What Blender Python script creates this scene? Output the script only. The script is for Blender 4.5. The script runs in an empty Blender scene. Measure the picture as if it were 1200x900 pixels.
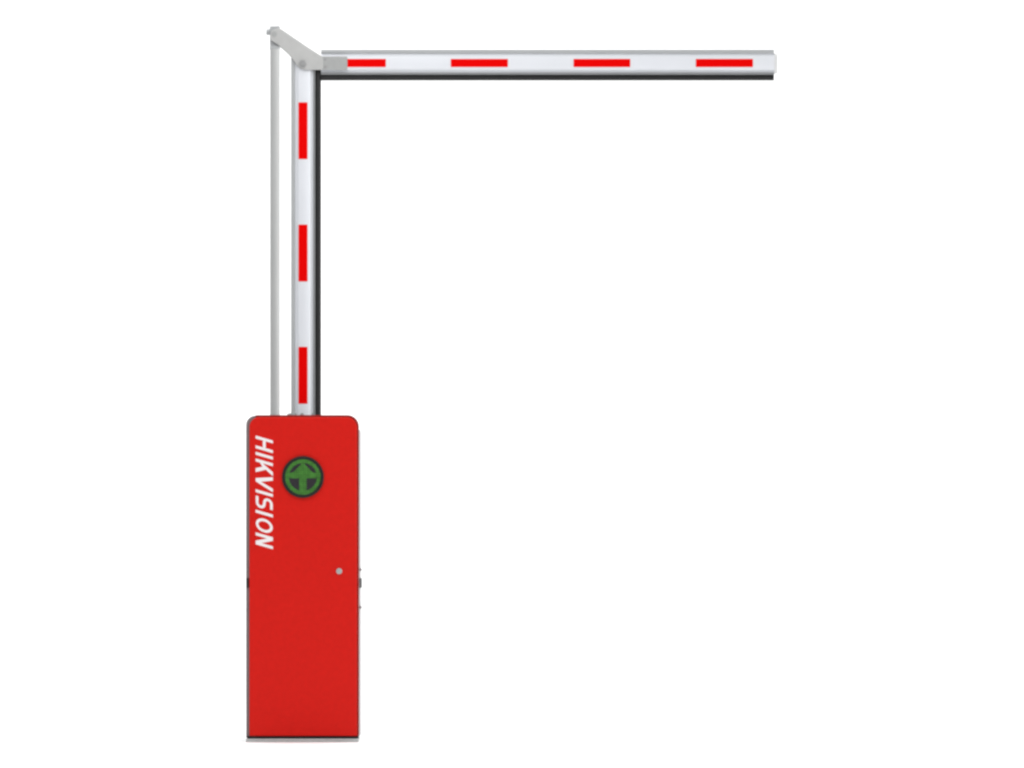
import bpy, bmesh, math
from mathutils import Vector

S = bpy.context.scene
C = S.collection

# ------------------------------------------------------------------ camera
U = 0.0026                    # metres per photograph pixel on the plane of the cabinet door
CAM_D = 30.0                  # telephoto product shot
GROUND_PX = 869.6
CAM_Z = (GROUND_PX - 450.0) * U
cam = bpy.data.objects.new('camera', bpy.data.cameras.new('camera'))
C.objects.link(cam)
cam.location = (0, -CAM_D, CAM_Z)
cam.rotation_euler = (math.radians(90), 0, 0)
cam.data.sensor_width = 36.0
cam.data.lens = 36.0 * CAM_D / (1200 * U)
cam.data.clip_end = 200
S.camera = cam

# ------------------------------------------------------------------ light: a white studio cove
world = bpy.data.worlds.new('World')
S.world = world
world.use_nodes = True
bg = world.node_tree.nodes['Background']
bg.inputs[0].default_value = (0.97, 0.985, 1.0, 1)
bg.inputs[1].default_value = 0.36

def area(name, loc, target, sx, sy, energy, col=(1, 1, 1)):
    d = bpy.data.lights.new(name, 'AREA')
    d.shape = 'RECTANGLE'
    d.size, d.size_y, d.energy, d.color = sx, sy, energy, col
    o = bpy.data.objects.new(name, d)
    C.objects.link(o)
    o.location = loc
    o.rotation_euler = (Vector(target) - Vector(loc)).to_track_quat('-Z', 'Y').to_euler()
    return o
area('key_softbox', (2.6, -4.2, 2.6), (-0.3, 0, 1.4), 1.4, 2.4, 18)
area('top_softbox', (-0.85, -1.5, 2.95), (-0.65, 0, 2.0), 0.6, 0.6, 16)
area('side_softbox', (3.6, 0.05, 1.5), (-0.6, 0.30, 1.3), 0.6, 2.4, 95)
area('overhead_fill', (0, 2.2, 5.2), (0, 2.6, 0), 8, 4, 260)  # added lamp, brightens floor and wall to clean white
area('backdrop_fill', (0, 1.2, 5.4), (0, 6.0, 1.5), 8, 1.5, 200)  # added lamp that washes the back wall out to white
area('floor_fill', (0, -2.2, 5.0), (0, -2.0, 0), 7, 3, 120)  # added lamp, lifts the floor in front of the gate to white

S.view_settings.view_transform = 'Standard'
S.view_settings.look = 'None'
S.view_settings.exposure = 0.0
S.view_settings.gamma = 1.0
S.cycles.filter_width = 2.6

# ------------------------------------------------------------------ materials
def mat(name, col, rough=0.5, metal=0.0, spec=0.5, var=0.0, vscale=60.0, bump=0.0, bscale=900.0, stretch=None):
    m = bpy.data.materials.new(name)
    m.use_nodes = True
    nt = m.node_tree
    b = nt.nodes['Principled BSDF']
    b.inputs['Base Color'].default_value = (*col, 1)
    b.inputs['Roughness'].default_value = rough
    b.inputs['Metallic'].default_value = metal
    b.inputs['Specular IOR Level'].default_value = spec
    tc = nt.nodes.new('ShaderNodeTexCoord')
    src = tc.outputs['Object']
    if stretch:
        mp = nt.nodes.new('ShaderNodeMapping')
        mp.inputs['Scale'].default_value = stretch
        nt.links.new(src, mp.inputs[0])
        src = mp.outputs[0]
    if var:
        n = nt.nodes.new('ShaderNodeTexNoise')
        n.inputs['Scale'].default_value = vscale
        n.inputs['Detail'].default_value = 3
        nt.links.new(src, n.inputs['Vector'])
        r = nt.nodes.new('ShaderNodeValToRGB')
        r.color_ramp.elements[0].position, r.color_ramp.elements[1].position = 0.3, 0.7
        r.color_ramp.elements[0].color = (*[c * (1 - var) for c in col], 1)
        r.color_ramp.elements[1].color = (*[min(1, c * (1 + var)) for c in col], 1)
        nt.links.new(n.outputs['Fac'], r.inputs[0])
        nt.links.new(r.outputs[0], b.inputs['Base Color'])
    if bump:
        n = nt.nodes.new('ShaderNodeTexNoise')
        n.inputs['Scale'].default_value = bscale
        nt.links.new(src, n.inputs['Vector'])
        bp = nt.nodes.new('ShaderNodeBump')
        bp.inputs['Strength'].default_value = bump
        bp.inputs['Distance'].default_value = 0.001
        nt.links.new(n.outputs['Fac'], bp.inputs['Height'])
        nt.links.new(bp.outputs[0], b.inputs['Normal'])
    return m

M = dict(
    paper=mat('white_sweep', (0.92, 0.92, 0.92), 0.9, spec=0.1, var=0.004, vscale=2),
    red=mat('red_powder_coat', (0.62, 0.0098, 0.0054), 0.55, spec=0.13, var=0.035, vscale=75, bump=0.3, bscale=600),
    red_shade=mat('shaded_red_edge', (0.27, 0.014, 0.010), 0.6, spec=0.15),  # door red darkened to paint in the shade of its rounded edge
    strip_shaded=mat('shaded_case_strip', (0.21, 0.175, 0.178), 0.5, spec=0.3),  # case side on the left, its shade painted into the grey
    strip_lit=mat('lit_case_strip', (0.75, 0.785, 0.79), 0.5, spec=0.3),  # case side on the right, light from the right painted into the tone
    case=mat('cabinet_steel', (0.62, 0.63, 0.64), 0.5, spec=0.3, var=0.02),
    dark=mat('dark_sill', (0.012, 0.011, 0.011), 0.6, spec=0.25),
    plate=mat('galvanised_plate', (0.46, 0.47, 0.465), 0.5, spec=0.3, var=0.06, vscale=90),
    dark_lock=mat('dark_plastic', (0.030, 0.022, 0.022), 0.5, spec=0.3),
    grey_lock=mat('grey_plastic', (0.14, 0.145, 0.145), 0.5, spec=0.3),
    screw=mat('screw_steel', (0.23, 0.21, 0.21), 0.4, metal=0.3),
    boom=mat('white_boom_enamel', (0.67, 0.685, 0.718), 0.42, spec=0.3, var=0.012, vscale=9, bump=0.05),
    trim=mat('aluminium_trim', (0.37, 0.38, 0.385), 0.45, spec=0.4, var=0.03, vscale=12),
    channel=mat('channel_grey', (0.20, 0.205, 0.21), 0.45, spec=0.3, var=0.04, vscale=20),
    rubber=mat('black_rubber', (0.016, 0.016, 0.0165), 0.55, spec=0.3, var=0.1, vscale=40),
    tape=mat('red_reflective_tape', (0.71, 0.0003, 0.0003), 0.6, spec=0.03, var=0.02, vscale=300),
    zinc=mat('zinc_bracket', (0.42, 0.42, 0.412), 0.45, spec=0.35, var=0.04, vscale=30, bump=0.08),
    zinc_dark=mat('zinc_sleeve', (0.335, 0.34, 0.335), 0.45, spec=0.35, var=0.04, vscale=60),
    bolt=mat('bolt_steel', (0.30, 0.30, 0.30), 0.4, metal=0.4, var=0.05),
    rod=mat('satin_rod', (0.40, 0.405, 0.40), 0.45, metal=0.0, var=0.03, vscale=30, stretch=(1, 1, 0.1)),
    cap=mat('white_end_cap', (0.63, 0.63, 0.625), 0.5, spec=0.3),
    letter=mat('white_vinyl', (0.86, 0.83, 0.83), 0.5, spec=0.2),
    bezel=mat('black_bezel', (0.012, 0.013, 0.011), 0.45, spec=0.3),
    screen=mat('dark_screen', (0.028, 0.025, 0.029), 0.45, spec=0.2, var=0.15, vscale=200),
    green=mat('green_led', (0.047, 0.172, 0.026), 0.4, spec=0.25, var=0.28, vscale=95),
    chrome=mat('lock_chrome', (0.47, 0.49, 0.48), 0.35, metal=0.5),
    slot=mat('lock_slot', (0.06, 0.06, 0.06), 0.5),
)

def led_dots(m, pitch):
    """fine grid of LED points: dark gaps between bright dots, multiplied over the green"""
    nt = m.node_tree
    b = nt.nodes['Principled BSDF']
    src = b.inputs['Base Color'].links[0].from_socket
    tc = nt.nodes.new('ShaderNodeTexCoord')
    sp = nt.nodes.new('ShaderNodeSeparateXYZ')
    nt.links.new(tc.outputs['Object'], sp.inputs[0])
    waves = []
    for ax in ('X', 'Z'):
        mu = nt.nodes.new('ShaderNodeMath'); mu.operation = 'MULTIPLY'; mu.inputs[1].default_value = 2 * math.pi / pitch
        sn = nt.nodes.new('ShaderNodeMath'); sn.operation = 'SINE'
        nt.links.new(sp.outputs[ax], mu.inputs[0]); nt.links.new(mu.outputs[0], sn.inputs[0])
        waves.append(sn)
    ad = nt.nodes.new('ShaderNodeMath'); ad.operation = 'ADD'
    nt.links.new(waves[0].outputs[0], ad.inputs[0]); nt.links.new(waves[1].outputs[0], ad.inputs[1])
    mr = nt.nodes.new('ShaderNodeMapRange')
    mr.inputs['From Min'].default_value, mr.inputs['From Max'].default_value = -1.2, 1.4
    mr.inputs['To Min'].default_value, mr.inputs['To Max'].default_value = 0.72, 1.28
    nt.links.new(ad.outputs[0], mr.inputs['Value'])
    vm = nt.nodes.new('ShaderNodeVectorMath'); vm.operation = 'SCALE'
    nt.links.new(src, vm.inputs[0]); nt.links.new(mr.outputs[0], vm.inputs['Scale'])
    nt.links.new(vm.outputs[0], b.inputs['Base Color'])
led_dots(M['green'], 0.0068)

# ------------------------------------------------------------------ helpers
ORIGIN = Vector(((356 - 600) * U, 0.15, 0.0))     # base of the gate
ORIGIN_W = Vector((ORIGIN.x, ORIGIN.y, 0.0))

def P(px, py, Y):
    """a measured (photo px) position at depth Y metres behind the door plane, in the gate's own space"""
    k = U * (CAM_D + Y) / CAM_D
    return Vector(((px - 600) * k, Y, CAM_Z + (450 - py) * k)) - ORIGIN_W

def link(name, bm, m, parent, smooth=True, bevel=0.0, seg=2):
    bmesh.ops.recalc_face_normals(bm, faces=bm.faces)
    me = bpy.data.meshes.new(name)
    bm.to_mesh(me); bm.free()
    me.materials.append(m)
    o = bpy.data.objects.new(name, me)
    C.objects.link(o)
    o.parent = parent
    if bevel:
        md = o.modifiers.new('bevel', 'BEVEL')
        md.width, md.segments, md.limit_method, md.angle_limit = bevel, seg, 'ANGLE', math.radians(40)
        md.harden_normals = False
    if smooth:
        for p in me.polygons: p.use_smooth = True
        try: me.set_sharp_from_angle(angle=math.radians(35))
        except Exception: pass
    return o

def add_prism(bm, pts, y0, y1, ref=None):
    """closed outline in photo px, between depths y0 (front) and y1 (back); ref: one depth for the measuring scale"""
    r = y0 if ref is None else ref
    def q(p, y):
        v = P(p[0], p[1], r); v.y = y - ORIGIN_W.y
        return bm.verts.new(v)
    a = [q(p, y0) for p in pts]; b = [q(p, y1) for p in pts]
    n = len(pts)
    bm.faces.new(a); bm.faces.new(b[::-1])
    for i in range(n):
        bm.faces.new((a[i], b[i], b[(i + 1) % n], a[(i + 1) % n]))

def rect(x0, y0, x1, y1, r=(0, 0, 0, 0), n=7):
    """rounded rectangle outline; r = radii tl, tr, br, bl"""
    if not isinstance(r, tuple): r = (r,) * 4
    out = []
    for (cx, cy, a0, rr) in ((x0 + r[0], y0 + r[0], 180, r[0]), (x1 - r[1], y0 + r[1], 270, r[1]),
                             (x1 - r[2], y1 - r[2], 0, r[2]), (x0 + r[3], y1 - r[3], 90, r[3])):
        if rr == 0: out.append((cx, cy)); continue
        for i in range(n + 1):
            a = math.radians(a0 + 90 * i / n)
            out.append((cx + rr * math.cos(a), cy + rr * math.sin(a)))
    return out

def circle(cx, cy, r, n=48):
    return [(cx + r * math.cos(2 * math.pi * i / n), cy + r * math.sin(2 * math.pi * i / n)) for i in range(n)]

def prism(name, pts, y0, y1, m, parent, bevel=0.0, ref=None, seg=2):
    bm = bmesh.new()
    add_prism(bm, pts, y0, y1, ref)
    return link(name, bm, m, parent, bevel=bevel, seg=seg)

def add_ring(bm, cx, cy, r0, r1, y0, y1, n=64, ref=None):
    r = y0 if ref is None else ref
    def q(rr, i, y):
        a = 2 * math.pi * i / n
        v = P(cx + rr * math.cos(a), cy + rr * math.sin(a), r); v.y = y - ORIGIN_W.y
        return bm.verts.new(v)
    rows = [[q(rr, i, y) for i in range(n)] for rr, y in ((r0, y0), (r1, y0), (r1, y1), (r0, y1))]
    for k in range(4):
        for i in range(n):
            a, b = rows[k], rows[(k + 1) % 4]
            bm.faces.new((a[i], a[(i + 1) % n], b[(i + 1) % n], b[i]))

def extrude_profile(name, prof, t0, t1, axis, m, parent, ref, bevel=0.0):
    """prof: (across in px, depth in m) closed section, run along the photo's x or y from t0 to t1 px"""
    bm = bmesh.new()
    rows = []
    for t in (t0, t1):
        row = []
        for (a, y) in prof:
            v = P(t, a, ref) if axis == 'x' else P(a, t, ref)
            v.y = y - ORIGIN_W.y
            row.append(bm.verts.new(v))
        rows.append(row)
    n = len(prof)
    bm.faces.new(rows[0]); bm.faces.new(rows[1][::-1])
    for i in range(n):
        bm.faces.new((rows[0][i], rows[1][i], rows[1][(i + 1) % n], rows[0][(i + 1) % n]))
    return link(name, bm, m, parent, bevel=bevel)

def round_profile(a0, a1, y0, y1, ra, ry, n=8):
    """section with rounded corners: across a0..a1 px, depth y0..y1 m, corner radii ra px / ry m"""
    out = []
    for (ca, cy, s) in ((a0 + ra, y0 + ry, 180), (a1 - ra, y0 + ry, 270), (a1 - ra, y1 - ry, 0), (a0 + ra, y1 - ry, 90)):
        for i in range(n + 1):
            t = math.radians(s + 90 * i / n)
            out.append((ca + ra * math.cos(t), cy + ry * math.sin(t)))
    return out

def add_cyl(bm, p0, p1, r, n=32):
    p0, p1 = Vector(p0), Vector(p1)
    d = (p1 - p0).normalized()
    u = d.orthogonal().normalized(); v = d.cross(u)
    rows = [[bm.verts.new(p + u * r * math.cos(2 * math.pi * i / n) + v * r * math.sin(2 * math.pi * i / n)) for i in range(n)] for p in (p0, p1)]
    bm.faces.new(rows[0]); bm.faces.new(rows[1][::-1])
    for i in range(n):
        bm.faces.new((rows[0][i], rows[0][(i + 1) % n], rows[1][(i + 1) % n], rows[1][i]))

# ------------------------------------------------------------------ setting: seamless white sweep (floor curving up into the wall)
def backdrop():
    bm = bmesh.new()
    prof = [(-9.0, 0.0), (4.0, 0.0)]
    for i in range(1, 17):
        a = math.radians(90 * i / 16)
        prof.append((4.0 + 2.5 * math.sin(a), 2.5 - 2.5 * math.cos(a)))
    prof.append((6.5, 6.5))
    prof = [prof[0]] + [(-9 + 13 * i / 12, 0.0) for i in range(1, 12)] + prof[1:]
    rows = [[bm.verts.new((x, y, z)) for (y, z) in prof] for x in (-7, 7)]
    for i in range(len(prof) - 1):
        bm.faces.new((rows[0][i], rows[1][i], rows[1][i + 1], rows[0][i + 1]))
    o = link('backdrop', bm, M['paper'], None)
    o['kind'] = 'structure'
    o['label'] = 'plain white floor and background behind the barrier gate'
backdrop()

# ------------------------------------------------------------------ the barrier gate
gate = bpy.data.objects.new('barrier_gate', None)
C.objects.link(gate)
gate.location = ORIGIN_W
gate.empty_display_size = 0.2
gate['label'] = 'red boom barrier gate cabinet with folded white arm carrying red reflective strips'
gate['category'] = 'barrier gate'

# --- cabinet: steel case behind the door
D0, D1 = 0.000, 0.018          # door front / back
CB = 0.300                     # back of the cabinet
case = prism('cabinet', rect(290.0, 489.0, 418.6, 864.4, (13, 13, 0, 0)), 0.0225, CB, M['case'], gate, bevel=0.003)
prism('door_edge_shade', rect(299.6, 486.4, 420.6, 862.6, (0, 13.5, 1, 0)), 0.008, 0.022, M['red_shade'], case, bevel=0.0012)  # added rim whose colour carries the shade of the door's rounded edge
prism('edge_strip', rect(288.3, 487.0, 299.5, 864.4, (11.25, 0, 0, 0), 10), 0.010, 0.0222, M['strip_shaded'], case, bevel=0.002)  # left edge of the case, coloured dark for its shaded side
prism('edge_strip', rect(420.75, 503.5, 423.4, 862.0, (0, 2.2, 1.5, 0)), 0.014, 0.030, M['strip_lit'], case, bevel=0.002)  # right edge of the case, coloured pale for its lit side
prism('sill', rect(289.6, 862.75, 420.4, 865.6), 0.004, 0.0222, M['dark'], case, bevel=0.001)
prism('base_plate', rect(288.2, 865.7, 420.3, 869.5, (0, 0, 0.5, 0.5)), -0.004, CB + 0.02, M['plate'], case, bevel=0.0015)
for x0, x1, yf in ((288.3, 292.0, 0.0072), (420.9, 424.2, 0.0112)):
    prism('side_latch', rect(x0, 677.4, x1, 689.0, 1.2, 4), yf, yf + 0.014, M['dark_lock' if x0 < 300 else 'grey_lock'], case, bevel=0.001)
    for cy in (667.6, 711.8):
        bm = bmesh.new()
        add_prism(bm, circle((x0 + x1) / 2, cy, 1.6, 20), yf + 0.0006, yf + 0.012)
        link('screw', bm, M['screw'], case, bevel=0.0006)

# --- door with lettering and lock
door = prism('door', rect(292.2, 488.9, 418.0, 862.4, (11.5, 12.5, 1, 1), 10), D0, D1 - 0.010, M['red'], gate, bevel=0.0022, seg=3)

# lettering: strokes in px, u down the photo (reading direction), v = height 0..20 to the right; leaning forward
def lettering():
    bm = bmesh.new()
    W = 3.1
    X0, H, SH = 299.6, 20.2, 0.29
    k = [0]
    def place(u, v): return (X0 + v, u + v * SH)
    def poly(pts):
        y = -0.0006 - 0.00003 * k[0]; k[0] += 1
        add_prism(bm, [place(u, v) for u, v in pts], y, 0.0004, ref=0.0)
    def bar(u0, u1):
        u0 += 0.25; u1 -= 0.25
        poly([(u0, 0), (u1, 0), (u1, H), (u0, H)])
    def stroke(pts, w=W):
        n = len(pts); L, R = [], []
        for i, p in enumerate(pts):
            a = Vector(pts[max(i - 1, 0)]); b = Vector(pts[min(i + 1, n - 1)])
            d = (b - a).normalized(); nr = Vector((-d.y, d.x)) * w / 2
            L.append((p[0] + nr.x, p[1] + nr.y)); R.append((p[0] - nr.x, p[1] - nr.y))
        y = -0.0006 - 0.00003 * k[0]; k[0] += 1
        for i in range(n - 1):
            add_prism(bm, [place(*L[i]), place(*L[i + 1]), place(*R[i + 1]), place(*R[i])], y, 0.0004, ref=0.0)
    # H
    bar(510.2, 514.0); bar(521.6, 525.4); poly([(513.9, 8.4), (521.7, 8.4), (521.7, 11.8), (513.9, 11.8)])
    bar(529.2, 533.0)                                                    # I
    bar(537.0, 540.8)                                                    # K
    poly([(540.6, 8.2), (547.6, H), (552.2, H), (544.0, 7.4), (540.6, 5.0)])
    poly([(543.0, 11.0), (546.4, 13.0), (553.2, 0), (548.6, 0)])
    poly([(553.4, H), (557.4, H), (563.0, 5.6), (563.6, 0), (560.2, 0)])  # V
    poly([(560.8, 0), (564.0, 0), (571.0, H), (567.0, H)])
    bar(573.0, 576.8)                                                    # I
    arc = lambda cx, cy, rx, ry, a0, a1, n=8: [(cx + rx * math.cos(math.radians(a0 + (a1 - a0) * i / n)), cy + ry * math.sin(math.radians(a0 + (a1 - a0) * i / n))) for i in range(n + 1)]
    stroke([(592.2, H - 1.75)] + arc(585.6, 14.4, 4.0, H - 1.75 - 14.4, 90, 270)[0:] + arc(588.0, 5.9, 4.2, 4.2, 90, -90) + [(580.6, 1.75)])   # S
    bar(597.0, 600.8)                                                    # I
    stroke(arc(613.0, H / 2, 6.4, H / 2 - 1.75, 0, 360, 28), 3.1)        # O
    bar(623.6, 627.4); bar(634.2, 638.0)                                 # N
    poly([(623.8, H), (628.0, H), (637.8, 0), (633.6, 0)])
    return link('lettering', bm, M['letter'], door, smooth=False)
lettering()

bm = bmesh.new()
add_prism(bm, circle(397.4, 669.3, 3.5, 32), -0.004, 0.002, ref=0.0)
lock = link('door_lock', bm, M['chrome'], door, bevel=0.0012)
lock['label'] = 'small round silver door lock'

# --- round indicator: black bezel, dark screen, green ring and arrow pointing up
ICX, ICY = 355.0, 559.0
bm = bmesh.new()
add_prism(bm, circle(ICX, ICY, 22.6, 64), -0.0034, 0.003, ref=0.0)
ind = link('indicator_light', bm, M['screen'], gate)
bm = bmesh.new()
add_ring(bm, ICX, ICY, 20.9, 24.6, -0.0060, 0.002, ref=0.0)
link('bezel', bm, M['bezel'], ind, bevel=0.001)
bm = bmesh.new()
add_ring(bm, ICX, ICY, 16.4, 20.8, -0.0046, -0.002, ref=0.0)
link('green_ring', bm, M['green'], ind, bevel=0.0004)
bm = bmesh.new()
add_prism(bm, [(355, 541.6), (365.6, 553.0), (371.2, 554.6), (371.2, 560.4), (359.2, 560.4), (359.2, 576.4), (350.8, 576.4), (350.8, 560.4), (338.8, 560.4), (338.8, 554.6), (344.4, 553.0)],
          -0.0042, -0.0022, ref=0.0)
link('green_arrow', bm, M['green'], ind, bevel=0.0003)

# --- boom: upright section fixed in the holder behind the cabinet, folded section level at the top
BY = 0.345                     # front face of the boom
BB = BY + 0.060
holder = prism('boom_holder', rect(336.4, 484.2, 369.5, 606, (2, 2, 6, 6)), BY + 0.006, BB - 0.006, M['zinc_dark'], gate, bevel=0.0015, ref=BY)
for sy in (559, 590):
    bm = bmesh.new()
    add_cyl(bm, P(355, sy, CB - 0.01), P(355, sy, BY + 0.01), 0.016)
    link('shaft', bm, M['bolt'], holder)
bm = bmesh.new()
add_prism(bm, circle(354, 486.2, 2.2, 24), BY - 0.004, BY + 0.008, ref=BY)
link('bolt', bm, M['bolt'], holder, bevel=0.0006)

def boom_profile(a0, a1):
    """aluminium boom section: a raised face with a shallow shoulder groove along both edges, front and back"""
    f = [(a0, BY + 0.0065), (a0 + 1.5, BY + 0.0065), (a0 + 2.1, BY + 0.0055), (a0 + 3.6, BY + 0.0012), (a0 + 4.6, BY)]
    f = f + [(a0 + a1 - a, y) for a, y in f[::-1]]
    return f + [(a, BY + BB - y) for a, y in f[::-1]]

up = extrude_profile('upright_boom', boom_profile(345.75, 367.0), 68.0, 604.0, 'y', M['boom'], gate, BY)
extrude_profile('edge_trim', round_profile(341.0, 345.7, BY + 0.0015, BB - 0.0015, 1.0, 0.0025, 4), 64.0, 603.0, 'y', M['trim'], up, BY)
extrude_profile('rubber_strip', round_profile(369.4, 376.0, BY + 0.010, BB - 0.010, 2.6, 0.007, 6), 82.0, 603.0, 'y', M['rubber'], up, BY)
extrude_profile('rubber_channel', round_profile(367.1, 369.3, BY + 0.0015, BB - 0.0015, 0.5, 0.002, 4), 82.0, 603.0, 'y', M['channel'], up, BY)
for a, b in ((120.0, 186.4), (263.2, 329.8), (406.5, 473.2)):
    prism('reflective_strip', rect(349.7, a, 360.4, b, 0.8, 3), BY - 0.0008, BY + 0.0008, M['tape'], up, ref=BY)

fold = extrude_profile('folding_boom', boom_profile(62.55, 85.0), 376.1, 907.4, 'x', M['boom'], gate, BY)
extrude_profile('edge_trim', round_profile(57.8, 62.5, BY + 0.0015, BB - 0.0015, 1.0, 0.0025, 4), 376.1, 907.2, 'x', M['trim'], fold, BY)
extrude_profile('rubber_strip', round_profile(87.6, 94.0, BY + 0.010, BB - 0.010, 2.6, 0.007, 6), 376.1, 907.2, 'x', M['rubber'], fold, BY)
extrude_profile('rubber_channel', round_profile(85.1, 87.5, BY + 0.0015, BB - 0.0015, 0.5, 0.002, 4), 376.1, 907.2, 'x', M['channel'], fold, BY)
extrude_profile('end_cap', round_profile(62.2, 86.2, BY + 0.003, BB - 0.003, 4.0, 0.010), 907.43, 911.6, 'x', M['cap'], fold, BY, bevel=0.0007)
for a, b in ((406.2, 452.2), (528.2, 595.2), (672.0, 738.6), (815.4, 882.4)):
    prism('reflective_strip', rect(a, 69.1, b, 78.6, 0.8, 3), BY - 0.0008, BY + 0.0008, M['tape'], fold, ref=BY)

# --- hinge bracket at the fold
br_pts = [(327.0, 32.8), (331.0, 34.8), (338.0, 39.6), (345.0, 44.4), (353.0, 49.8), (361.0, 55.2), (369.0, 60.4), (377.0, 65.8),
          (378.4, 69.0), (378.4, 79.6), (377.0, 82.0), (362.0, 82.0), (357.0, 81.9), (352.0, 80.4), (348.2, 77.0), (346.0, 73.6), (341.4, 67.4),
          (334.0, 60.0), (327.0, 53.8), (320.6, 49.6), (317.2, 47.2), (316.2, 42.0), (318.2, 36.0)]
bracket = prism('hinge_bracket', br_pts, BY - 0.009, BY - 0.002, M['zinc'], gate, bevel=0.0016, ref=BY)
bm = bmesh.new()
add_prism(bm, br_pts, BB + 0.002, BB + 0.009, BY)
link('back_plate', bm, M['zinc'], bracket, bevel=0.001)
slv = prism('hinge_sleeve', rect(376.4, 66.2, 407.0, 82.0, 0.8, 3), BY - 0.0068, BY - 0.0012, M['zinc_dark'], bracket, bevel=0.0012, ref=BY)
for y in (69.6, 78.6):
    bm = bmesh.new()
    add_prism(bm, circle(381.4, y, 1.7, 20), BY - 0.0082, BY - 0.0060, BY)
    link('rivet', bm, M['bolt'], bracket, bevel=0.0006)
bm = bmesh.new()
add_prism(bm, circle(354.6, 74.8, 4.6, 6), BY - 0.0150, BY - 0.0085, BY)
add_prism(bm, circle(354.6, 74.8, 2.2, 24), BY - 0.0180, BY - 0.0149, BY)
link('bolt', bm, M['bolt'], bracket, bevel=0.0006)
bm = bmesh.new()
add_cyl(bm, P(355, 75, BY - 0.006), P(355, 75, BB + 0.012), 0.008)
link('hinge_pin', bm, M['bolt'], bracket)

# --- linkage rod from the cabinet to the bracket, with a fork at its head
RX = 322.2
RY = 0.3255                    # the rod runs just behind the cabinet, in front of the boom
bm = bmesh.new()
add_cyl(bm, P(RX, 57.4, RY), P(RX, 600, RY), 0.0150, 48)
rod = link('linkage_rod', bm, M['rod'], gate)
fork = [(30.4, BY), (54.8, BY), (54.8, RY - 0.008), (58.0, RY - 0.008), (58.0, BB), (30.4, BB)]
bm = bmesh.new()
rows = []
for px in (316.2, 327.8):
    row = []
    for (py, y) in fork:
        v = P(px, py, BY); v.y = y - ORIGIN_W.y
        row.append(bm.verts.new(v))
    rows.append(row)
bm.faces.new(rows[0]); bm.faces.new(rows[1][::-1])
for i in range(len(fork)):
    j = (i + 1) % len(fork)
    bm.faces.new((rows[0][i], rows[1][i], rows[1][j], rows[0][j]))
link('rod_fork', bm, M['trim'], rod, bevel=0.0012)
bm = bmesh.new()
add_cyl(bm, P(321.5, 39.6, BY - 0.012), P(321.5, 39.6, BB + 0.012), 0.0085)
link('pivot_pin', bm, M['zinc_dark'], rod, bevel=0.0006)
bm = bmesh.new()
add_cyl(bm, P(312.0, 37.4, BY + 0.02), P(316.3, 37.4, BY + 0.02), 0.0095)
link('side_pin', bm, M['trim'], rod, bevel=0.0006)
prism('lower_arm', rect(317, 584, 346, 596, 4), RY - 0.004, BY + 0.020, M['zinc_dark'], rod, bevel=0.001, ref=BY)
